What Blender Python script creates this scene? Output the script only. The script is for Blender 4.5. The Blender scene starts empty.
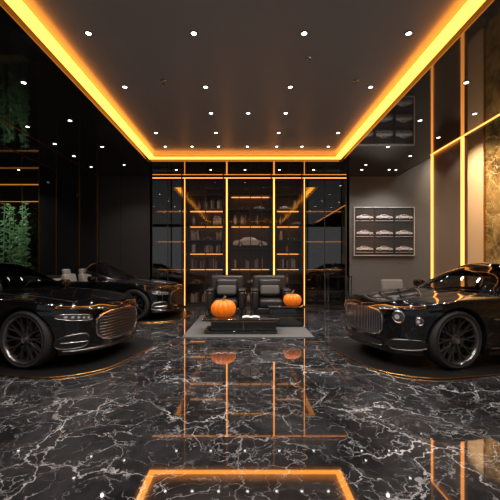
import bpy, math, random
import numpy as np
from mathutils import Matrix, Vector
random.seed(7)
S=bpy.context.scene
COL=S.collection
S.view_settings.view_transform='Standard'

# ---------------------------------------------------------------- materials
def mat(name, col=(.5,.5,.5), rough=.5, metal=0, coat=0, emit=None, es=0, ior=1.5, spec=None, bump=None):
    m=bpy.data.materials.new(name); m.use_nodes=True
    nt=m.node_tree; b=nt.nodes['Principled BSDF']
    b.inputs['Base Color'].default_value=(*col,1)
    b.inputs['Roughness'].default_value=rough
    b.inputs['Metallic'].default_value=metal
    b.inputs['IOR'].default_value=ior
    b.inputs['Coat Weight'].default_value=coat
    b.inputs['Coat Roughness'].default_value=.03
    if emit:
        b.inputs['Emission Color'].default_value=(*emit,1)
        b.inputs['Emission Strength'].default_value=es
    if bump:
        n=nt.nodes.new('ShaderNodeTexNoise'); n.inputs['Scale'].default_value=bump[0]
        tc=nt.nodes.new('ShaderNodeTexCoord'); nt.links.new(tc.outputs['Object'],n.inputs['Vector'])
        bp=nt.nodes.new('ShaderNodeBump'); bp.inputs['Strength'].default_value=bump[1]
        bp.inputs['Distance'].default_value=.01
        nt.links.new(n.outputs['Fac'],bp.inputs['Height']); nt.links.new(bp.outputs['Normal'],b.inputs['Normal'])
    return m

def marble(name, base1, base2, vein, rough, ior, s1=1.1, s2=3.0, vstr=1.0, emis=0, ws=1.0):
    m=bpy.data.materials.new(name); m.use_nodes=True
    nt=m.node_tree; N=nt.nodes; L=nt.links; b=N['Principled BSDF']
    tc=N.new('ShaderNodeTexCoord')
    nz=N.new('ShaderNodeTexNoise'); nz.inputs['Scale'].default_value=1.3; nz.inputs['Detail'].default_value=6; nz.inputs['Roughness'].default_value=.62
    L.new(tc.outputs['Object'],nz.inputs['Vector'])
    sub=N.new('ShaderNodeVectorMath'); sub.operation='SUBTRACT'; sub.inputs[1].default_value=(.5,.5,.5); L.new(nz.outputs['Color'],sub.inputs[0])
    sc=N.new('ShaderNodeVectorMath'); sc.operation='SCALE'; sc.inputs['Scale'].default_value=.8; L.new(sub.outputs[0],sc.inputs[0])
    add=N.new('ShaderNodeVectorMath'); add.operation='ADD'; L.new(tc.outputs['Object'],add.inputs[0]); L.new(sc.outputs[0],add.inputs[1])
    vs=[]
    for s,w,off,amp in ((s1,.010*ws,0,1.0),(s2,.016*ws,5.3,.7),(s2*2.3,.03*ws,9.1,.36)):
        mp=N.new('ShaderNodeMapping'); mp.inputs['Location'].default_value=(off,off*.7,0); mp.inputs['Rotation'].default_value=(0,0,off)
        L.new(add.outputs[0],mp.inputs['Vector'])
        v=N.new('ShaderNodeTexVoronoi'); v.feature='DISTANCE_TO_EDGE'; v.inputs['Scale'].default_value=s
        L.new(mp.outputs[0],v.inputs['Vector'])
        mr=N.new('ShaderNodeMapRange'); mr.inputs['From Min'].default_value=0; mr.inputs['From Max'].default_value=w
        mr.inputs['To Min'].default_value=1; mr.inputs['To Max'].default_value=0; L.new(v.outputs['Distance'],mr.inputs['Value'])
        nm=N.new('ShaderNodeTexNoise'); nm.inputs['Scale'].default_value=s*1.1; nm.inputs['Detail'].default_value=3; L.new(mp.outputs[0],nm.inputs['Vector'])
        m2=N.new('ShaderNodeMapRange'); m2.inputs['From Min'].default_value=.42; m2.inputs['From Max'].default_value=.66
        m2.inputs['To Max'].default_value=amp; L.new(nm.outputs['Fac'],m2.inputs['Value'])
        mu=N.new('ShaderNodeMath'); mu.operation='MULTIPLY'; L.new(mr.outputs[0],mu.inputs[0]); L.new(m2.outputs[0],mu.inputs[1])
        vs.append(mu)
    a1=N.new('ShaderNodeMath'); a1.operation='MAXIMUM'; L.new(vs[0].outputs[0],a1.inputs[0]); L.new(vs[1].outputs[0],a1.inputs[1])
    a2=N.new('ShaderNodeMath'); a2.operation='MAXIMUM'; L.new(a1.outputs[0],a2.inputs[0]); L.new(vs[2].outputs[0],a2.inputs[1])
    a3=N.new('ShaderNodeMath'); a3.operation='MULTIPLY'; a3.inputs[1].default_value=vstr; L.new(a2.outputs[0],a3.inputs[0])
    n2=N.new('ShaderNodeTexNoise'); n2.inputs['Scale'].default_value=1.0; n2.inputs['Detail'].default_value=8; n2.inputs['Roughness'].default_value=.7
    L.new(add.outputs[0],n2.inputs['Vector'])
    cr=N.new('ShaderNodeValToRGB'); cr.color_ramp.elements[0].position=.42; cr.color_ramp.elements[0].color=(*base1,1)
    cr.color_ramp.elements[1].position=.72; cr.color_ramp.elements[1].color=(*base2,1); L.new(n2.outputs['Fac'],cr.inputs['Fac'])
    mx=N.new('ShaderNodeMixRGB'); mx.inputs['Color2'].default_value=(*vein,1); L.new(a3.outputs[0],mx.inputs['Fac']); L.new(cr.outputs[0],mx.inputs['Color1'])
    L.new(mx.outputs[0],b.inputs['Base Color'])
    b.inputs['Roughness'].default_value=rough; b.inputs['IOR'].default_value=ior
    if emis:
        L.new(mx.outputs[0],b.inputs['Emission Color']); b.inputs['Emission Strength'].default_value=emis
    return m

def glassmat(name,tint=(.3,.3,.3),refl=.25,rough=.02):
    m=bpy.data.materials.new(name); m.use_nodes=True
    nt=m.node_tree; N=nt.nodes; L=nt.links; N.remove(N['Principled BSDF'])
    out=N['Material Output']
    tr=N.new('ShaderNodeBsdfTransparent'); tr.inputs[0].default_value=(*tint,1)
    gl=N.new('ShaderNodeBsdfGlossy'); gl.inputs['Roughness'].default_value=rough; gl.inputs['Color'].default_value=(.9,.9,.9,1)
    fr=N.new('ShaderNodeLayerWeight'); fr.inputs['Blend'].default_value=refl
    ad=N.new('ShaderNodeMath'); ad.operation='ADD'; ad.inputs[1].default_value=refl*.4; ad.use_clamp=True
    L.new(fr.outputs['Fresnel'],ad.inputs[0])
    mx=N.new('ShaderNodeMixShader'); L.new(ad.outputs[0],mx.inputs[0]); L.new(tr.outputs[0],mx.inputs[1]); L.new(gl.outputs[0],mx.inputs[2])
    L.new(mx.outputs[0],out.inputs['Surface'])
    return m

M={}
M['floor']=marble('black_marble',(.011,.011,.012),(.052,.050,.052),(.66,.66,.68),.03,2.2)
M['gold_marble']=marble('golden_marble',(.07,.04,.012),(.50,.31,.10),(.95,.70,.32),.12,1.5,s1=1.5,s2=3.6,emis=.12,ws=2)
M['ceil']=mat('ceiling_satin',(.30,.28,.265),.30)
M['soffit']=mat('soffit_gloss',(.09,.087,.085),.05,metal=.8)
M['slab']=mat('slab',(.02,.02,.02),.8)
M['led']=mat('led_orange',(.8,.4,.1),.5,emit=(1,.33,.035),es=6)
M['ledline']=mat('led_line',(.8,.4,.1),.5,emit=(1,.33,.06),es=3.8)
M['leddim']=mat('led_line_dim',(.8,.4,.1),.5,emit=(1,.38,.06),es=.5)
M['ledshelf']=mat('led_shelf',(.8,.4,.1),.5,emit=(1,.36,.07),es=2.4)
M['spot']=mat('spot_white',(1,1,1),.5,emit=(1,.97,.93),es=9)
M['wall']=mat('wall_charcoal',(.036,.035,.035),.32,bump=(8,.05))
M['wallgrey']=mat('wall_grey',(.115,.110,.105),.6,bump=(14,.1))
M['panel']=mat('panel_gloss_black',(.012,.012,.013),.08,ior=1.7)
M['beige']=mat('wall_beige',(.62,.44,.27),.55,bump=(20,.05))
M['bronze']=mat('bronze_panel',(.26,.19,.13),.3,metal=.3)
M['gold']=mat('gold_trim',(.75,.42,.12),.25,metal=1)
M['paint']=mat('black_paint',(.003,.003,.0035),.07,coat=.8,ior=1.5)
M['chrome']=mat('chrome',(.72,.71,.70),.15,metal=1)
M['darkchrome']=mat('dark_chrome',(.2,.2,.2),.2,metal=1)
M['rim']=mat('rim_metal',(.22,.218,.215),.2,metal=.9)
M['tire']=mat('tire_rubber',(.015,.015,.015),.7)
M['blackpl']=mat('black_plastic',(.01,.01,.01),.4)
M['autoglass']=glassmat('auto_glass',(.42,.43,.44),.17)
M['caseglass']=glassmat('case_glass',(.92,.92,.92),.06)
M['smokeglass']=glassmat('smoke_glass',(.45,.44,.42),.34)
M['lamp']=mat('headlamp',(.12,.12,.13),.06,metal=.7,coat=1)
M['lampcore']=mat('headlamp_core',(.6,.6,.62),.15,metal=.8,emit=(1,.95,.9),es=.15)
M['leatherdk']=mat('leather_black',(.022,.021,.021),.33,bump=(60,.15))
M['leathercar']=mat('leather_grey',(.32,.31,.30),.4)
M['cushion']=mat('cushion_grey',(.10,.095,.09),.7,bump=(80,.3))
M['tabletop']=mat('table_black',(.012,.012,.013),.08,coat=1)
M['rug']=mat('rug_grey',(.10,.10,.10),.85,bump=(120,.4))
M['matm']=mat('car_mat',(.010,.010,.010),.3)
M['pumpkin']=mat('pumpkin_skin',(.90,.21,.008),.35,bump=(12,.1),emit=(.9,.18,.005),es=.18)  # slight emission put into the skin colour to brighten it
M['stem']=mat('pumpkin_stem',(.16,.15,.05),.7)
M['paper']=mat('paper',(.75,.73,.7),.6)
M['leaf']=mat('leaf_green',(.10,.22,.09),.5)
M['pot']=mat('planter_black',(.02,.02,.02),.4)
M['shelf']=mat('shelf_dark',(.04,.034,.028),.35)
M['caseback']=mat('case_back',(.10,.075,.05),.5)
for i,c in enumerate([(.35,.25,.17),(.08,.07,.07),(.30,.29,.28),(.45,.40,.33),(.12,.06,.04)]):
    M['b%d'%i]=mat('book_%d'%i,c,.6)
M['silver']=mat('silver_print',(.7,.7,.71),.35,metal=.3)
M['artbg']=mat('art_ground',(.035,.036,.038),.25)
M['artframe']=mat('art_frame',(.65,.64,.62),.3,metal=.3)
M['greychair']=mat('chair_fabric',(.20,.195,.19),.6)

# ---------------------------------------------------------------- mesh builder
class MB:
    def __init__(s): s.v=[]; s.f=[]; s.m=[]; s.mats=[]; s.M=Matrix.Identity(4)
    def mi(s,m):
        if m not in s.mats: s.mats.append(m)
        return s.mats.index(m)
    def add(s,vs,fs,m):
        o=len(s.v); s.v+= [tuple(s.M@Vector(p)) for p in vs]
        if isinstance(m,str):
            k=s.mi(m); s.m+=[k]*len(fs)
        else: s.m+=[s.mi(q) for q in m]
        s.f+=[tuple(i+o for i in f) for f in fs]
    def box(s,x0,x1,y0,y1,z0,z1,m):
        s.add([(x0,y0,z0),(x1,y0,z0),(x1,y1,z0),(x0,y1,z0),(x0,y0,z1),(x1,y0,z1),(x1,y1,z1),(x0,y1,z1)],
              [(0,3,2,1),(4,5,6,7),(0,1,5,4),(1,2,6,5),(2,3,7,6),(3,0,4,7)],m)
    def prism(s,pts,z0,z1,m,m_top=None):
        n=len(pts); s.add([(x,y,z0) for x,y in pts]+[(x,y,z1) for x,y in pts],
          [tuple(range(n-1,-1,-1)),tuple(range(n,2*n))]+[(i,(i+1)%n,(i+1)%n+n,i+n) for i in range(n)],m)
    def tube(s,pts,r,m,n=6,closed=False):
        P=[Vector(p) for p in pts]; k=len(P); vs=[]; fs=[]
        for i,p in enumerate(P):
            a=P[(i-1)%k] if (closed or i>0) else p; b=P[(i+1)%k] if (closed or i<k-1) else p
            t=(b-a).normalized() if (b-a).length>1e-9 else Vector((1,0,0))
            u=t.cross(Vector((0,0,1)))
            if u.length<.05: u=t.cross(Vector((0,1,0)))
            u.normalize(); w=t.cross(u)
            rr=r[i] if isinstance(r,(list,tuple)) else r
            for j in range(n):
                q=2*math.pi*j/n; vs.append(tuple(p+u*(rr*math.cos(q))+w*(rr*math.sin(q))))
        for i in range(k if closed else k-1):
            for j in range(n):
                a=i*n; b=((i+1)%k)*n
                fs.append((a+j,a+(j+1)%n,b+(j+1)%n,b+j))
        if not closed: fs+= [tuple(range(n-1,-1,-1)),tuple(range((k-1)*n,k*n))]
        s.add(vs,fs,m)
    def revolve(s,prof,m,n=40,axis='y',closed=False,c=(0,0,0)):
        vs=[];fs=[];k=len(prof)
        for i in range(n):
            q=2*math.pi*i/n
            for r,h in prof:
                if axis=='y': vs.append((c[0]+r*math.cos(q),c[1]+h,c[2]+r*math.sin(q)))
                else: vs.append((c[0]+r*math.cos(q),c[1]+r*math.sin(q),c[2]+h))
        for i in range(n):
            for j in range(k if closed else k-1):
                a=i*k+j;b=i*k+(j+1)%k;c2=((i+1)%n)*k+(j+1)%k;d=((i+1)%n)*k+j
                fs.append((a,b,c2,d))
        s.add(vs,fs,m)
    def grid(s,rows,m):
        R=len(rows);C=len(rows[0]); vs=[p for r in rows for p in r]; fs=[];mm=[]
        for i in range(R-1):
            for j in range(C-1):
                q=m if isinstance(m,str) else m(i,j)
                if q is None: continue
                fs.append((i*C+j,i*C+j+1,(i+1)*C+j+1,(i+1)*C+j)); mm.append(q)
        s.add(vs,fs,mm)
    def obj(s,name,parent=None,smooth=False,bevel=0,loc=None,fixn=False,weld=False,rotz=0,angle=35):
        me=bpy.data.meshes.new(name); me.from_pydata(s.v,[],s.f)
        for q in s.mats: me.materials.append(M[q])
        for p,k in zip(me.polygons,s.m): p.material_index=k
        me.update()
        if fixn or weld:
            import bmesh
            bm=bmesh.new(); bm.from_mesh(me)
            if weld: bmesh.ops.remove_doubles(bm,verts=bm.verts,dist=1e-4)
            bmesh.ops.recalc_face_normals(bm,faces=bm.faces); bm.to_mesh(me); bm.free()
        if smooth:
            me.shade_smooth()
            try: me.set_sharp_from_angle(angle=math.radians(angle))
            except Exception: pass
        o=bpy.data.objects.new(name,me); COL.objects.link(o)
        if bevel:
            b=o.modifiers.new('bevel','BEVEL'); b.width=bevel; b.segments=3; b.limit_method='ANGLE'
            me.shade_smooth()
            try: me.set_sharp_from_angle(angle=math.radians(60))
            except Exception: pass
        if parent: o.parent=parent
        if loc: o.location=loc
        o.rotation_euler.z=rotz
        return o
def empty(name,loc=(0,0,0),rotz=0,parent=None):
    e=bpy.data.objects.new(name,None); e.empty_display_size=.2; COL.objects.link(e); e.location=loc; e.rotation_euler.z=rotz
    if parent: e.parent=parent
    return e
def box1(name,x0,x1,y0,y1,z0,z1,m,parent=None,bevel=0):
    b=MB(); b.box(x0,x1,y0,y1,z0,z1,m); return b.obj(name,parent,bevel=bevel)
def rbox(name,c,size,r,m,parent,rx=0,ry=0,rz=0):
    import bmesh
    me=bpy.data.meshes.new(name); bm=bmesh.new(); bmesh.ops.create_cube(bm,size=1)
    for v in bm.verts: v.co=Vector((v.co.x*size[0],v.co.y*size[1],v.co.z*size[2]))
    bmesh.ops.bevel(bm,geom=bm.edges[:],offset=r,segments=4,profile=.5,affect='EDGES')
    for f in bm.faces: f.smooth=True
    bm.to_mesh(me); bm.free(); me.materials.append(M[m])
    o=bpy.data.objects.new(name,me); COL.objects.link(o); o.parent=parent; o.location=c; o.rotation_euler=(rx,ry,rz)
    return o
def cub(pts):
    xs=np.array([p[0] for p in pts],float); ys=np.array([p[1] for p in pts],float)
    d=np.diff(ys)/np.diff(xs); m=np.zeros(len(xs)); m[0]=d[0]; m[-1]=d[-1]
    for i in range(1,len(xs)-1):
        m[i]=0 if d[i-1]*d[i]<=0 else 2*d[i-1]*d[i]/(d[i-1]+d[i])
    def f(x):
        x=min(max(x,xs[0]),xs[-1]); i=min(int(np.searchsorted(xs,x,side='right'))-1,len(xs)-2); i=max(i,0)
        h=xs[i+1]-xs[i]; t=(x-xs[i])/h
        return float((2*t**3-3*t*t+1)*ys[i]+(t**3-2*t*t+t)*h*m[i]+(-2*t**3+3*t*t)*ys[i+1]+(t**3-t*t)*h*m[i+1])
    return f

# ---------------------------------------------------------------- room
XL,XR,YB,YF,H=-7.7,6.9,11.0,-3.0,4.1
HB=5.4
HT=H+.14   # raised tray
b=MB(); b.box(XL-.1,XR+.1,YF-.1,YB+.6,-.1,0,'floor'); b.obj('floor')
b=MB()
b.box(-2.6,2.6,-1.4,9.4,HT,HT+.1,'ceil')
b.box(XL-.1,-2.6,YF,YB+.6,H,H+.14,'soffit')
b.box(2.6,4.7,YF,YB+.6,H,H+.14,'soffit')
b.box(-2.6,2.6,9.4,YB+.6,H,H+.14,'soffit')
b.box(-2.6,2.6,YF,-1.4,H,H+.14,'soffit')
b.box(XL-.1,4.7,YF,YB+.6,HT+.1,HT+.2,'slab')
b.box(4.7,XR+.1,YF,YB+.6,HB,HB+.1,'slab')
b.box(4.7,4.8,YF,YB,H+.001,HB,'wall')
b.obj('ceiling')
# cove
cv=empty('cove_light')
b=MB(); z=H+.045
X1_,X2_=2.38,2.55
b.box(-X2_,-X1_,-1.34,9.34,z,z+.016,'led'); b.box(X1_,X2_,-1.34,9.34,z,z+.016,'led')
b.box(-X1_,X1_,9.18,9.34,z,z+.016,'led'); b.box(-X1_,X1_,-1.34,-1.18,z,z+.016,'led')
b.obj('led_core',cv)
# walls
b=MB(); b.box(XL,-2.92,YB,YB+.1,0,H,'wall'); b.box(3.2,4.75,YB,YB+.1,0,H,'wallgrey'); b.box(4.75,XR,YB,YB+.1,0,HB,'wallgrey')
b.box(-2.95,3.25,YB+.5,YB+.6,0,H,'wall'); b.box(-3.0,-2.92,YB,YB+.5,0,H,'wall'); b.box(3.2,3.28,YB,YB+.5,0,H,'wall')
b.obj('wall_back')
box1('wall_left',XL-.1,XL,YF,YB,0,H,'wall')
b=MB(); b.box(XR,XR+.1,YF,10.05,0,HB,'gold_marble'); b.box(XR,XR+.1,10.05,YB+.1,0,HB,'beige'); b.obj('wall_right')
# unseen open front behind the camera, added to let world light in
w=empty('added_front_opening')
b=MB()
for x in np.linspace(XL,XR,7): b.box(x-.04,x+.04,YF-.1,YF,0,H,'blackpl')
b.box(XL,XR,YF-.1,YF,0,.1,'blackpl'); b.box(XL,XR,YF-.1,YF,H-.1,H,'blackpl'); b.box(4.7,XR,YF-.1,YF,H,HB,'blackpl')
b.obj('opening_bars',w)
# left back wall panelling
b=MB()
for x0,x1 in ((-6.42,-5.92),(-5.88,-5.22),(-5.14,-4.66)):
    b.box(x0,x1,YB-.04,YB,0,H,'panel')
for x0,x1 in ((-4.58,-3.92),(-3.88,-2.98)):
    b.box(x0,x1,YB-.03,YB,0,H,'wall')
b.obj('wall_panelling',bevel=.004)
b=MB()
for x in (-6.44,-5.9,-5.18,-4.62): b.box(x-.014,x+.014,YB-.06,YB,0,H,'gold')
b.obj('trim_1')
b=MB(); b.box(-4.63,-4.61,YF,YB-.07,H-.015,H,'gold'); b.box(-5.6,-5.585,YF,YB-.07,H-.015,H,'gold'); b.obj('trim_2')
w=empty('window_1')
b=MB(); b.box(-7.68,-6.46,YB-.03,YB-.02,1.0,3.8,'smokeglass'); b.obj('pane',w)
b=MB(); b.box(-7.7,-6.46,YB-.05,YB,.95,1.0,'gold'); b.box(-7.7,-6.46,YB-.05,YB,3.83,3.85,'leddim'); b.box(-7.0,-6.98,YB-.05,YB,1,3.83,'gold'); b.box(-7.7,-6.46,YB-.05,YB,3.3,3.31,'leddim')
b.obj('frame',w)
# right fin
f=empty('partition_fin')
box1('fin_panel',4.72,4.86,7.64,8.78,0,H,'bronze',f)
b=MB(); b.box(4.69,4.76,8.79,8.83,0,H,'ledline'); b.box(4.69,4.75,7.58,7.61,0,H,'ledline'); b.obj('fin_led',f)
b=MB(); b.box(4.665,4.69,-1,8.8,H-.015,H,'ledline'); b.obj('trim_3')
b=MB(); b.box(XR-.04,XR,10.03,10.07,0,HB,'gold'); b.box(6.2,6.24,10.95,11,0,HB,'leddim'); b.obj('trim_4')
box1('baseboard_back',3.3,XR,YB-.02,YB,0,.1,'panel')

# ---------------------------------------------------------------- downlights
def downlight(x,y,z,power=38,r=.042,size=120,par=None,col=(1,.95,.89)):
    l=bpy.data.lights.new('spot','SPOT'); l.energy=power; l.color=col; l.spot_size=math.radians(size); l.spot_blend=.7; l.shadow_soft_size=.03
    o=bpy.data.objects.new('spot_lamp',l); COL.objects.link(o); o.location=(x,y,z-.04); o.parent=par
dl=empty('downlights'); b=MB(); pts=[]
for y in (1.7,3.05,4.38,5.71,7.7):
    for x in (-1.96,-.64,.74,2.05): pts.append((x,y,HT,78))
for x in (-.65,.06,.78): pts.append((x,6.7,HT,48))
for x in (-1.96,-1.3,-.65,.06,.78,1.4,2.05): pts.append((x,8.6,HT,0))
for y in (2.4,3.9,5.3,6.7,8.2,9.7):
    for x in (-3.35,3.35): pts.append((x,y,H,78))
for y in (3.2,5.2,6.0,7.0,8.0,8.9,9.9): pts.append((-4.35,y,H,0))
for y in (5.0,6.4,7.6,8.9,10.2): pts.append((4.2,y,H,30))
for x in (-2,-1,0,1,2,3.4,4.4): pts.append((x,10.2,H,45 if x>3 or x in(-1,1) else 0))
for y in (6.0,8.0,10.2): pts.append((-6.6,y,H,40))
for y in (4.5,6.9,8.7,10.1): pts.append((6.1,y,HB,100))
for x,y,z,p in pts:
    b.revolve([(.0,-.006),(.034,-.006)],'spot',n=16,axis='z',c=(x,y,z)); b.revolve([(.034,-.008),(.05,-.008),(.052,0)],'darkchrome',n=16,axis='z',c=(x,y,z))
    if p: downlight(x,y,z,p,par=dl)
for x,y in ((-1.28,5.5),(1.75,5.5),(.9,4.9)):
    b.revolve([(0,-.06),(.02,-.06),(.022,-.02),(.05,-.012),(.05,-.002)],'chrome',n=14,axis='z',c=(x,y,HT))
b.obj('fixtures',dl)

# ---------------------------------------------------------------- display cabinet
case=empty('display_cabinet')
secs=[(-2.92,-1.92),(-1.86,-.62),(-.52,.86),(.96,1.82),(1.90,3.2)]
zs=[.12,.72,1.2,1.7,2.1,2.58,3.08,3.54]
zc_=[.12,.72,1.2,1.85,2.58,3.08,3.54]
b=MB(); led=MB()
b.box(-2.92,3.2,YB+.44,YB+.5,0,H,'caseback')
for x in (-2.92,-1.93,-.62,.86,1.82,3.12): b.box(x,x+.08,YB+.0,YB+.44,0,H,'shelf')
LEDON={0:(1.2,2.1,3.08),1:(1.2,1.7,2.58,3.08),2:(1.2,2.58,3.54),3:(1.2,1.7,2.58,3.08),4:(1.2,2.1,3.08)}
for si,(x0,x1) in enumerate(secs):
    for z in (zs if si!=2 else zc_):
        b.box(x0+.03,x1-.0,YB+.08,YB+.44,z-.02,z+.02,'shelf')
        if z in LEDON[si]: led.box(x0+.08,x1-.08,YB+.36,YB+.38,z-.04,z-.022,'ledshelf')
b.box(-2.92,3.2,YB-.02,YB+.1,H-.12,H,'shelf')
b.box(-2.92,3.2,YB+.02,YB+.44,0,.1,'shelf')
b.obj('carcass',case,bevel=.003)
led.obj('shelf_led',case)
b=MB(); b.box(-.59,-.55,YB-.03,YB,0.05,H-.05,'ledline'); b.box(.89,.93,YB-.03,YB,.05,H-.05,'ledline')
b.box(-1.9,-1.885,YB-.03,YB,0.05,H-.05,'ledline'); b.box(1.855,1.87,YB-.03,YB,.05,H-.05,'ledline')
b.box(-2.9,3.18,YB-.03,YB-.02,H-.06,H-.045,'ledline')
b.obj('front_led',case)
b=MB()
b.box(-2.9,-1.95,YB-.015,YB-.005,.1,H-.13,'smokeglass'); b.box(1.9,3.15,YB-.015,YB-.005,.1,H-.13,'smokeglass')
b.box(-1.84,-.62,YB-.015,YB-.005,.1,H-.13,'caseglass'); b.box(-.52,.86,YB-.015,YB-.005,.1,H-.13,'caseglass'); b.box(.95,1.83,YB-.015,YB-.005,.1,H-.13,'caseglass')
b.obj('glass_door',case)
b=MB()
for x in (-.18,.17,.52,-1.24,-2.42,1.38,2.5): b.box(x-.012,x+.012,YB-.025,YB,.1,H-.12,'shelf')
for x in (-1.98,1.78,-.68,.82): b.box(x-.02,x+.02,YB-.04,YB,.0,H-.0,'panel')
b.obj('door_frame',case)
bk=MB(); vs=MB(); mc=MB()
SIL=[(-.5,.07),(-.49,.16),(-.44,.2),(-.30,.215),(-.18,.29),(-.02,.305),(.10,.285),(.22,.21),(.38,.18),(.47,.14),(.5,.07)]
def minicar(mb,cx,cy,z,L,m,d=.34):
    pts=[(cx+px*L,z+pz*L) for px,pz in SIL]
    n=len(pts); v=[(x,cy-d*L/2*(.8 if zz>z+.22*L else 1),zz) for x,zz in pts]+[(x,cy+d*L/2*(.8 if zz>z+.22*L else 1),zz) for x,zz in pts]
    mb.add(v,[tuple(range(n)),tuple(range(2*n-1,n-1,-1))]+[(i,i+n,(i+1)%n+n,(i+1)%n) for i in range(n)],m)
    y=cy-d*L/2*.8-.004*L
    mb.add([(cx-.2*L,y-.03*L*d,z+.215*L),(cx+.19*L,y-.03*L*d,z+.215*L),(cx+.09*L,y,z+.27*L),(cx-.15*L,y,z+.28*L)],[(0,1,2,3)],'tire')
    for wx in (-.3,.3):
        for s in (-1,1):
            mb.revolve([(0,-.02*L),(.075*L,-.02*L),(.075*L,.02*L),(0,.02*L)],'tire',n=14,c=(cx+wx*L,cy+s*d*L*.47,z+.075*L))
            mb.revolve([(0,s*.025*L),(.05*L,s*.025*L)],'silver',n=10,c=(cx+wx*L,cy+s*d*L*.47,z+.075*L))
for si,(x0,x1) in enumerate(secs):
    zl_=zs if si!=2 else zc_
    for k,z in enumerate(zl_[:-1]):
        if si==2 and z in (1.85,): continue
        top=zl_[k+1]-.06; x=x0+.14; hgt=top-z-.04
        while x<x1-.25:
            r=random.random()
            if r<.45:
                n=random.randint(3,8)
                for q in range(n):
                    wd=random.uniform(.02,.045)
                    if x+wd>x1-.1: break
                    h=random.uniform(.6,.92)*min(hgt,.34); bk.box(x,x+wd*.94,YB+.14,YB+.34,z+.02,z+.02+h,'b%d'%random.randint(0,4)); x+=wd
                x+=.1
            elif r<.6:
                rr=random.uniform(.04,.07); h=min(hgt*.9,.28)
                vs.revolve([(0,0),(rr*.6,0),(rr,h*.35),(rr*.9,h*.6),(rr*.35,h*.8),(rr*.45,h)],random.choice(['silver','b3','b0','b2']),n=16,axis='z',c=(x+rr,YB+.24,z+.021)); x+=rr*2+.12
            elif r<.8:
                minicar(mc,x+.18,YB+.22,z+.021,.34,random.choice(['silver','b4','b2','b0'])); x+=.45
            else: x+=.2
minicar(mc,.17,YB+.25,1.871,1.1,'silver',d=.3)
bk.obj('books',case); vs.obj('vases',case,smooth=True); mc.obj('model_cars',case)

# ---------------------------------------------------------------- wall display of car pictures
wd=empty('framed_car_display')
X0,X1,Z0,Z1=3.43,5.28,1.63,3.11
b=MB(); yb=YB
b.box(X0,X1,yb-.05,yb,Z0,Z1,'artbg')
for a in ((X0-.02,X1+.02,Z0-.02,Z0),(X0-.02,X1+.02,Z1,Z1+.02),(X0-.02,X0,Z0,Z1),(X1,X1+.02,Z0,Z1)): b.box(a[0],a[1],yb-.08,yb,a[2],a[3],'artframe')
b.obj('frame',wd)
b=MB()
for i in range(3):
    for j in range(3):
        cx=X0+(i+.5)*(X1-X0)/3; cz=Z0+(j+.5)*(Z1-Z0)/3
        b.box(cx-.28,cx+.28,yb-.06,yb-.05,cz-.19,cz+.19,'wall'); 
        minicar(b,cx,yb-.08,cz-.12,.52,'silver',d=.06)
        b.box(cx-.27,cx+.27,yb-.065,yb-.06,cz-.165,cz-.15,'silver')
b.obj('car_reliefs',wd)

# ---------------------------------------------------------------- cars
XF,XRR,W=2.30,-2.48,.955
X1F,X1R,PF,PR=1.25,-1.35,3.0,3.2
FW,RW,RA=1.50,-1.42,.415
WZ=.372
def planw(x):
    w=W-.018*math.exp(-((x-.05)/.6)**2)
    if x>X1F: t=min(1,(x-X1F)/(XF-X1F)); w*=max(0,1-t**PF)**(1/PF)
    if x<X1R: t=min(1,(x-X1R)/(XRR-X1R)); w*=max(0,1-t**PR)**(1/PR)
    return w
lat=cub([(.13,.90),(.22,.95),(.35,.972),(.55,.99),(.70,1.0),(.745,.984),(.85,.955),(.95,.92),(1.0,.90)])
zsh=cub([(-2.48,.84),(-2.2,.88),(-1.5,.92),(-.8,.885),(0,.87),(.8,.862),(1.4,.86),(1.9,.80),(2.2,.735),(2.3,.70)])
ztop=cub([(-2.48,.88),(-2.3,.95),(-1.8,.98),(-1.2,.96),(0,.93),(.7,.955),(1.1,.935),(1.6,.885),(2.0,.835),(2.2,.785),(2.3,.735)])
def zlow(x):
    for c in (FW,RW):
        if abs(x-c)<=RA+1e-6: return max(.17,WZ+math.sqrt(max(0,RA*RA-(x-c)**2)))
    return cub([(-2.48,.26),(-2.2,.20),(-1.9,.17),(1.95,.17),(2.3,.19)])(x)
def bodyy(x,z): return planw(x)*lat(z)+ .016*min(1,planw(x)/.5)*(math.exp(-((x-FW)/.42)**2)+math.exp(-((x-RW)/.5)**2))
def frontx(y,z):
    q=min(.999,abs(y)/(W*lat(z)+.004)); return X1F+(XF-X1F)*(1-q**PF)**(1/PF)
def rearx(y,z):
    q=min(.999,abs(y)/(W*lat(z))); return X1R+(XRR-X1R)*(1-q**PR)**(1/PR)

def stations():
    xs=set(np.linspace(X1R,X1F,30).tolist())
    for a in np.linspace(0,math.pi/2,34):
        xs.add(X1F+(XF-X1F)*math.sin(a)**(2/PF)); xs.add(X1R+(XRR-X1R)*math.sin(a)**(2/PR))
    arch=[]
    for c in (FW,RW):
        for th in np.linspace(0,math.pi,25): arch.append(c+RA*math.cos(th))
        arch+=[c+RA+.004,c-RA-.004]
    keep=[x for x in xs if all(abs(x-a)>.006 for a in arch)]
    return sorted(keep+arch)
ST=stations()

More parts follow.
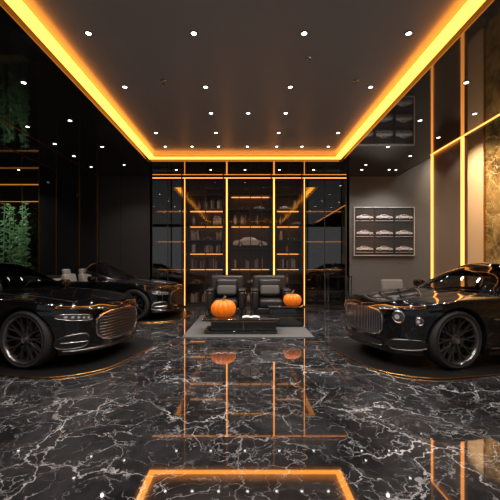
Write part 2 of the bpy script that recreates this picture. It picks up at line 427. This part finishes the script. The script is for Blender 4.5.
def build_wheel(par,x,side):
    e=empty('wheel',(x,side*.80,WZ),0 if side>0 else math.pi,par)
    t=MB()
    t.revolve([(.302,-.12),(.34,-.135),(.362,-.12),(.372,-.08),(.372,.08),(.362,.12),(.34,.135),(.302,.12)],'tire',n=56)
    t.obj('tire',e,smooth=True,angle=50)
    r=MB()
    r.revolve([(.30,-.12),(.285,-.11),(.275,.05),(.285,.115),(.298,.130),(.306,.128),(.306,.115)],'rim',n=56)
    r.revolve([(0,.075),(.035,.08),(.05,.095),(.06,.09),(.07,.06)],'rim',n=24)
    r.revolve([(0,.10),(.028,.10),(.033,.09)],'chrome',n=20)
    for k in range(10):
        a=2*math.pi*k/10
        for br in (-1,1):
            a2=a+br*.135
            p0=Vector((math.cos(a)*.05,.082,math.sin(a)*.05)); p1=Vector((math.cos(a+br*.03)*.16,.085,math.sin(a+br*.03)*.16)); p2=Vector((math.cos(a2)*.288,.108,math.sin(a2)*.288))
            pl=[p0,p1,p2]; wv=[.014,.010,.009]; vv=[]
            for p,wd_ in zip(pl,wv):
                tg=Vector((-p.z,0,p.x)).normalized()
                vv+= [tuple(p-tg*wd_+Vector((0,-.03,0))),tuple(p-tg*wd_*.5),tuple(p+tg*wd_*.5),tuple(p+tg*wd_+Vector((0,-.03,0)))]
            ff=[]
            for q in range(2):
                for j in range(3): ff.append((q*4+j,q*4+j+1,q*4+4+j+1,q*4+4+j))
            r.add(vv,ff,'rim')
    r.obj('rim',e,smooth=True,angle=40,fixn=False)
    d=MB(); d.revolve([(.06,.0),(.19,.0),(.19,.02),(.06,.02)],'darkchrome',n=36,closed=True); d.box(.08,.17,.02,.05,-.09,.09,'blackpl')
    d.revolve([(0,-.1),(.285,-.1)],'blackpl',n=36)
    d.obj('brake_disc',e)

def patch(mb,yc,zc,hy,hz,m,p=4,off=.006,n=24,skew=0,front=True,rings=5,dome=0):
    rows=[]
    for k in range(rings+1):
        s=max(k/rings,.001); row=[]
        for i in range(n+1):
            q=2*math.pi*i/n; c,sn=math.cos(q),math.sin(q)
            rad=(abs(c)**p+abs(sn)**p)**(-1/p)
            y=yc+hy*s*c*rad; z=zc+hz*s*sn*rad+skew*(y-yc)*(1 if yc>=0 else -1)
            x=frontx(y,z)+off+dome*(1-s*s) if front else rearx(y,z)-off-dome*(1-s*s)
            row.append((x,y,z))
        rows.append(row)
    mb.grid(rows,m)
    return rows[-1][:-1]

def build_car(name,loc,ang,style):
    car=empty(name,loc,ang)
    conv = style=='conv'
    cx0,cx1,cy=(-1.2,.72,.68)
    nsd,ntp=12,12
    rows=[];fl=[]
    for x in ST:
        zl=zlow(x); zh=max(zsh(x),zl+.03); half=[]
        for i in range(nsd+1):
            z=zl+(zh-zl)*i/nsd; half.append((x,bodyy(x,z),z))
        ysh=half[-1][1]; zt=ztop(x)
        for i in range(1,ntp+1):
            a=math.pi/2*i/ntp; yy=ysh*math.cos(a); zz=zh+(zt-zh)*math.sin(a)**.9
            if x>.9: zz+= .014*math.exp(-((abs(yy)-.5*ysh)/.1)**2)*min(1,(x-.9)/.3)*min(1,(XF-x)/.4) if ysh>.1 else 0
            half.append((x,yy,zz))
        row=half+[(px,-py,pz) for px,py,pz in half[-2::-1]]
        rows.append(row)
        fl.append([(x,half[0][1],half[0][2]),(x,half[0][1]-.012*min(1,planw(x)),half[0][2]-.006),(x,half[0][1]*.72,half[0][2]-.004)])
    def fm(i,j):
        cxx=(rows[i][j][0]+rows[i+1][j][0])/2; cyy=sum(rows[a][b_][1] for a in (i,i+1) for b_ in (j,j+1))/4
        czz=rows[i][j][2]
        if cx0<cxx<cx1 and abs(cyy)<cy and czz>.83: return None
        return 'paint'
    b=MB(); b.grid(rows,fm); b.obj('body',car,smooth=True,angle=60,fixn=False)
    b=MB(); b.grid(fl,'blackpl'); b.grid([[(p[0],-p[1],p[2]) for p in r] for r in fl],'blackpl')
    b.obj('arch_liner',car,smooth=True)
    b=MB()
    b.box(-1.0,1.05,-.66,.66,.15,.30,'blackpl'); b.box(-.95,1.0,-.9,.9,.15,.2,'blackpl')
    b.box(-2.2,2.0,-.62,.62,.16,.42,'blackpl')
    b.box(cx1-.02,cx1+.03,-.7,.7,.4,.91,'blackpl'); b.box(cx0-.05,cx0,-.7,.7,.4,.91,'blackpl')
    for s in (-1,1): b.box(cx0,cx1,s*.70-.02,s*.70+.02,.3,.90,'blackpl')
    b.obj('chassis',car)
    it=MB()
    seat='leathercar'
    for sx in (-.33,):
        for sy in (-.35,.35):
            rbox('seat_cushion',(sx+.18,sy,.56),(.52,.48,.18),.06,seat,car)
            rbox('seat_back',(sx-.16,sy,.82),(.16,.46,.52),.06,seat,car,ry=-.22)
            rbox('headrest',(sx-.27,sy,1.12),(.1,.26,.16),.04,seat,car,ry=-.15)
    rbox('rear_bench',(-.98,0,.75),(.2,1.1,.4),.07,seat,car,ry=-.2)
    rbox('dashboard',(.62,0,.85),(.3,1.3,.18),.06,'blackpl',car)
    it.tube([(.38+.04*math.sin(q),.36+.17*math.cos(q),.88+.17*math.sin(q)) for q in np.linspace(0,2*math.pi,24,endpoint=False)],.014,'blackpl',closed=True)
    it.tube([(.38,.20,.88),(.40,.36,.88),(.38,.52,.88)],.012,'blackpl'); it.tube([(.40,.36,.88),(.6,.36,.84)],.02,'blackpl')
    it.obj('steering_wheel',car)
    zr=cub([(-1.95,.96),(-1.6,1.10),(-1.2,1.235),(-.7,1.34),(-.25,1.372),(.1,1.355),(.4,1.24),(.7,1.085),(.98,.935)])
    yb_=cub([(-1.95,.58),(-1.4,.74),(-.6,.80),(.3,.805),(.7,.775),(.98,.62)])
    zb=.86; na=24
    xs=np.linspace(-1.95,.98,70) if not conv else np.linspace(.12,.98,26)
    def sec(x):
        r=[]
        for i in range(na+1):
            a=math.pi*i/na; c,s=math.cos(a),max(0,math.sin(a)); f_=s**(2/2.7)
            y=yb_(x)*abs(c)**(2/2.7)*(1 if c>=0 else -1)*(1-.14*f_*(zr(x)-zb)/.49)
            r.append((x,y,zb+(zr(x)-zb)*f_))
        return r
    rows=[sec(x) for x in xs]
    def gm(i,j):
        x=(xs[i]+xs[i+1])/2; a=(j+.5)/na*180; a=min(a,180-a)
        if x>.12:
            if a>33: return 'autoglass'
            if a>25: return 'paint'
            if conv: return None if x<.5 else 'paint'
            return 'autoglass' if x<.62 else 'paint'
        if -1.02>x and a>40: return 'autoglass' if x>-1.8 else 'paint'
        if x>-1.45 and 3<a<27 and not -.62<x<-.56: return 'autoglass'
        return 'paint'
    b=MB(); b.grid(rows,gm); b.obj('greenhouse',car,smooth=True,angle=60)
    b=MB()
    for s in (1,-1):
        if not conv:
            top=[]
            for x in np.linspace(-1.5,.66,40):
                r=sec(x); p=r[int(round(26/180*na))]; top.append((p[0],s*(p[1]+.004),p[2]+.003))
            b.tube(top,.010,'chrome')
        bot=[(x,s*(min(bodyy(x,.88)*.93,yb_(x)+.03)),.903+(.02 if x<-.8 else 0)) for x in np.linspace(-1.5,.8,30)]
        b.tube(bot,.009,'chrome')
        b.tube([(x,s*(bodyy(x,.24)+.004),.24) for x in np.linspace(RW+.5,FW-.5,20)],.010,'chrome')
        b.tube([(x,s*(bodyy(x,.76)+.018),.76) for x in (-.55,-.5,-.4,-.34)],.011,'chrome')
        b.tube([(.75,s*(bodyy(.75,z)+.001),z) for z in np.linspace(.25,.85,10)],.003,'blackpl')
        b.tube([(-.68-.1*(z-.25),s*(bodyy(-.7,z)+.001),z) for z in np.linspace(.25,.86,10)],.003,'blackpl')
        b.tube([(x,s*(bodyy(x,.62)+.006),.62+.02*(x-.9)) for x in (.82,.9,1.0)],.012,'chrome')
    if conv:
        fr=[]
        for a in range(3,na-2): 
            r=sec(.12); fr.append(r[a])
        b.tube(fr,.022,'darkchrome')
        for s in (1,-1):
            b.tube([(x,s*abs(sec(x)[4][1]),sec(x)[4][2]) for x in np.linspace(.12,.9,12)],.018,'darkchrome')
    b.obj('trim',car,smooth=True)
    if conv:
        rbox('tonneau_cover',(-1.45,0,.96),(.62,1.3,.10),.045,'leatherdk',car)
    for s in (1,-1):
        rbox('mirror',(.50,s*.99,.98),(.14,.22,.13),.05,'paint',car)
        m_=MB(); m_.tube([(.55,s*.80,.90),(.52,s*.92,.95)],.018,'blackpl'); m_.obj('mirror_arm',car)
    def hoodz(x,y):
        zh=zsh(x); ys=bodyy(x,zh); c=min(1,abs(y)/ys); return zh+(ztop(x)-zh)*(max(0,1-c*c))**.45+.014*math.exp(-((abs(y)-.5*ys)/.1)**2)*min(1,max(0,x-.9)/.3)*min(1,(XF-x)/.4)
    b=MB()
    for s in (1,-1):
        b.tube([(x,s*(.70-.10*(x-.8)),hoodz(x,.70-.10*(x-.8))+.001) for x in np.linspace(.8,2.02,24)],.003,'blackpl')
    b.tube([(x,0,hoodz(x,0)+.002) for x in np.linspace(1.0,2.1,16)],.004,'darkchrome')
    b.obj('hood_lines',car)
    g=MB(); c=MB()
    if style=='upright' :
        ol=patch(g,0,.555,.46,.175,'blackpl',p=5); c.tube(ol,.014,'chrome',closed=True)
        for y in np.linspace(-.42,.42,23):
            c.tube([(frontx(y,z)+.014,y,z) for z in np.linspace(.395,.715,6)],.005,'chrome',n=5)
        for s in (1,-1):
            for (yy,zz,r) in ((.665,.655,.074),(.83,.61,.044)):
                o=patch(g,s*yy,zz,r*(.8 if yy<.8 else .5),r,'lamp',p=2,off=.008,dome=.015); c.tube(o,.007,'chrome',closed=True)
                o=patch(g,s*yy,zz,r*.42*(.8 if yy<.8 else .5),r*.42,'lampcore',p=2,off=.026)
            o=patch(g,s*.70,.30,.15,.065,'blackpl',p=4,skew=.1); c.tube(o,.007,'darkchrome',closed=True)
        o=patch(g,0,.265,.46,.055,'blackpl',p=5)
        c.tube([(frontx(y,.25)+.014,y,.25) for y in np.linspace(-.46,.46,20)],.007,'chrome')
    else:
        ol=patch(g,0,.49,.50,.20,'blackpl',p=3.2); c.tube(ol,.013,'chrome',closed=True)
        for z in np.linspace(.33,.65,9):
            hw=.46*(1-(abs(z-.49)/.24)**3.2)**(1/3.2)
            c.tube([(frontx(y,z)+.012,y,z) for y in np.linspace(-hw,hw,18)],.005,'darkchrome',n=5)
        for s in (1,-1):
            o=patch(g,s*.71,.645,.155,.038,'lamp',p=3,off=.008,skew=.12,dome=.008); c.tube(o,.006,'darkchrome',closed=True)
            for k in range(5):
                y=s*(.61+.05*k); z=.647+.12*(.05*k-.1)
                patch(g,y,z,.013,.016,'lampcore',p=2,off=.019)
            o=patch(g,s*.72,.34,.13,.09,'blackpl',p=3,skew=-.1); c.tube(o,.007,'darkchrome',closed=True)
            c.tube([(frontx(s*y,.33)+.012,s*y,.33) for y in np.linspace(.61,.82,8)],.006,'chrome')
        c.tube([(frontx(y,.22)+.012,y,.22) for y in np.linspace(-.8,.8,24)],.010,'darkchrome')
    for s in (1,-1):
        o=patch(g,s*.62,.72,.2,.06,'b4',p=3,front=False); c.tube(o,.006,'darkchrome',closed=True)
    g.obj('grille_and_lamps',car,smooth=True); c.obj('bright_trim',car,smooth=True)
    for x in (FW,RW):
        for s in (1,-1): build_wheel(car,x,s)
    return car

def carmat(loc,ang,hl=1.1,xb=-2.55,xf=2.52,r=.75):
    pts=[]
    for (cx,cy,a0) in ((xf-r,hl-r,0),(xb+.4,hl-.4,90),(xb+.4,-hl+.4,180),(xf-r,-hl+r,270)):
        rr=r if cx>0 else .4
        for k in range(13):
            a=math.radians(a0+90*k/12); pts.append((cx+rr*math.cos(a),cy+rr*math.sin(a)))
    b=MB(); b.prism(pts,0.0005,.02,'matm'); b.tube([(x,y,.014) for x,y in pts],.007,'gold',closed=True)
    b.obj('car_mat',loc=(loc[0],loc[1],0),rotz=ang)
TH=math.radians(13); T8=math.radians(8)
cars=[('coupe_car',(3.93,5.62),math.pi+TH,'upright'),('coupe_car',(-4.06,5.65),-TH,'slim'),('convertible_car',(-3.97,9.30),-T8,'conv')]
for n,(x,y),a,st in cars:
    carmat((x,y),a,hl=1.15 if st!='conv' else 1.05); build_car(n,(x,y,.02),a,st)

# ---------------------------------------------------------------- lounge
box1('rug',-1.15,1.27,6.4,9.15,.0005,.015,'rug',bevel=.004)
ct=empty('coffee_table',(-.08,6.98,.015))
rbox('top',(0,0,.265),(1.48,.68,.035),.01,'tabletop',ct)
rbox('drawer_block',(.05,.0,.15),(1.25,.56,.19),.012,'panel',ct)
rbox('plinth',(0,0,.027),(1.4,.62,.05),.01,'tabletop',ct)
b=MB(); b.box(-.68,.68,-.345,-.338,.235,.243,'gold'); b.box(.045,.055,-.284,-.279,.06,.24,'gold'); b.obj('trim_line',ct)
ot=empty('side_table',(.89,7.62,.015))
rbox('body',(0,0,.205),(.74,.4,.37),.02,'tabletop',ot); rbox('top',(0,0,.41),(.78,.44,.03),.01,'tabletop',ot)
b=MB(); b.box(-.36,.36,-.204,-.2,.19,.196,'gold'); b.obj('trim_line',ot)
mg=empty('open_magazine',(.12,6.95,.2985)); 
b=MB()
for s in (-1,1):
    b.grid([[(s*u*.17,v*.12,.002+.012*math.sin(u*math.pi)) for v in (-1,1)] for u in np.linspace(0,1,8)],'paper')
b.box(-.17,.17,-.12,.12,0,.002,'b2')
b.obj('pages',mg)
rc=empty('remote_control',(-.15,6.85,.2985)); rbox('case',(0,0,.01),(.05,.16,.02),.006,'blackpl',rc,rz=.4)
def pumpkin(x,y,z,R):
    e=empty('pumpkin',(x,y,z)); b=MB(); rows=[]
    hz=R*.74
    for i in range(25):
        ph=-math.pi/2+math.pi*i/24; row=[]
        for j in range(97):
            th=2*math.pi*j/96; rib=abs(math.sin(th*6)); cr=math.cos(ph)
            rr=R*(cr**.85 if cr>1e-6 else 0)*(.87+.13*rib**.6)
            zz=hz+hz*math.sin(ph)*(1-.22*math.exp(-(cr/.35)**2))*(.97+.03*rib)
            row.append((rr*math.cos(th),rr*math.sin(th),zz-.1*hz))
        rows.append(row)
    zmin=min(p[2] for r in rows for p in r)
    rows=[[(p[0],p[1],p[2]-zmin) for p in r] for r in rows]
    b.grid(rows,'pumpkin'); b.obj('flesh',e,smooth=True,angle=80,weld=True)
    s=MB(); zt=rows[-1][0][2]
    s.tube([(0,0,zt-.02),(0,0,zt+.03),(.015,0,zt+.07),(.045,0,zt+.1)],[R*.18,R*.10,R*.08,R*.09],'stem',n=8); s.obj('stem',e,smooth=True)
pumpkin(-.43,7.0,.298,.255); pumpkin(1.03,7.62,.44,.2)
def armchair(x,y,rz=0):
    e=empty('armchair',(x,y,.0185),rz)
    rbox('base',(0,0,.25),(.82,.72,.16),.04,'leatherdk',e)
    rbox('seat_cushion',(0,-.05,.42),(.56,.66,.2),.07,'leatherdk',e)
    rbox('back',(0,.33,.70),(.82,.18,.72),.07,'leatherdk',e,rx=-.14)
    rbox('back_cushion',(0,.2,.74),(.54,.16,.46),.07,'leatherdk',e,rx=-.16)
    rbox('lumbar_pillow',(0,.08,.70),(.46,.12,.24),.055,'cushion',e,rx=-.25)
    for s in (-1,1):
        rbox('arm',(s*.37,-.03,.50),(.15,.74,.42),.06,'leatherdk',e)
        rbox('arm_pad',(s*.37,-.03,.72),(.17,.72,.06),.025,'leatherdk',e)
    b=MB()
    for s in (-1,1):
        b.tube([(s*.36,-.32,.18),(s*.36,-.34,.012),(s*.36,.34,.012),(s*.36,.32,.18)],.014,'chrome',n=8)
        b.tube([(s*.455,-.39,.18),(s*.455,-.39,.66),(s*.455,-.36,.70)],.010,'darkchrome',n=8)
    b.obj('leg_frame',e,smooth=True)
armchair(-.44,8.35,0); armchair(.60,8.35,0)
cs=empty('console_table',(2.78,10.45,0))
b=MB(); 
b.box(-.36,.36,-.2,.2,.96,1.0,'tabletop')
for sx in (-1,1):
    for sy in (-1,1): b.box(sx*.34-.012,sx*.34+.012,sy*.18-.012,sy*.18+.012,0,.96,'chrome')
b.box(-.35,.35,-.19,.19,.2,.22,'tabletop'); b.obj('frame',cs)
ch=empty('lounge_chair',(4.1,9.5,0))
rbox('seat',(0,0,.42),(.62,.6,.14),.05,'greychair',ch); rbox('back',(0,.26,.70),(.6,.12,.44),.05,'greychair',ch,rx=-.2)
b=MB()
for sx in (-1,1):
    for sy in (-1,1): b.tube([(sx*.24,sy*.22,.38),(sx*.28,sy*.27,.0)],.014,'chrome')
b.obj('legs',ch)
pl=empty('potted_bamboo',(-7.1,10.65,0))
b=MB(); b.box(-.5,.5,-.2,.2,0,.6,'pot'); b.box(-.47,.47,-.17,.17,.58,.605,'stem'); b.obj('planter',pl)
b=MB()
for k in range(16):
    x=random.uniform(-.44,.42); y=random.uniform(-.13,.13); h=random.uniform(2.3,3.3); dx=random.uniform(-.08,.08)
    b.tube([(x,y,.6),(x+dx*.5,y,h*.6),(x+dx,y,h)],.010,'leaf',n=5)
    for q in range(34):
        t=random.uniform(.5,1.0); cx=x+dx*t; cz=h*t; a=random.uniform(0,2*math.pi); L_=random.uniform(.10,.20); dz=random.uniform(-.5,.5)
        d=Vector((math.cos(a)*.8,math.sin(a)*.3,dz)); d.normalize(); u=d.cross(Vector((0,1,0))); u.normalize()
        p=Vector((cx,y,cz)); pts_=[p,p+d*L_*.4+u*.02,p+d*L_,p+d*L_*.4-u*.02]
        b.add([(min(max(v.x,-.55),.55),min(max(v.y,-.3),.25),v.z) for v in pts_],[(0,1,2,3)],'leaf')
b.obj('foliage',pl)

def spot(x,y,z,tx,ty,tz,p,size,col=(1,.8,.6)):
    l=bpy.data.lights.new('wash','SPOT'); l.energy=p; l.color=col; l.spot_size=math.radians(size); l.spot_blend=.9; l.shadow_soft_size=.08
    o=bpy.data.objects.new('wash_and_fill_spot',l); COL.objects.link(o); o.location=(x,y,z); o.parent=dl
    o.rotation_euler=(Vector((tx,ty,tz))-Vector((x,y,z))).to_track_quat('-Z','Y').to_euler()
spot(5.6,10.3,HB-.1,6.9,10.5,2.9,420,90,(1,.74,.46))
spot(5.6,8.8,HB-.1,6.9,9.2,2.9,480,90,(1,.74,.46))
spot(4.3,9.6,H-.08,4.3,11,2.4,60,80,(1,.93,.85))
spot(-6.6,9.2,H-.08,-7.1,10.65,2.4,130,50,(.9,1,.88))  # added fill spot without a fixture, brightens the bamboo

wld=bpy.data.worlds.new('world'); S.world=wld; wld.use_nodes=True
wld.node_tree.nodes['Background'].inputs[0].default_value=(.85,.85,.88,1); wld.node_tree.nodes['Background'].inputs[1].default_value=.24

cam=bpy.data.cameras.new('camera'); co=bpy.data.objects.new('camera',cam); COL.objects.link(co)
cam.sensor_width=36; cam.lens=25.2; cam.shift_x=.01; cam.shift_y=.028
co.location=(0,0,1.35); co.rotation_euler=(math.pi/2,0,0); S.camera=co
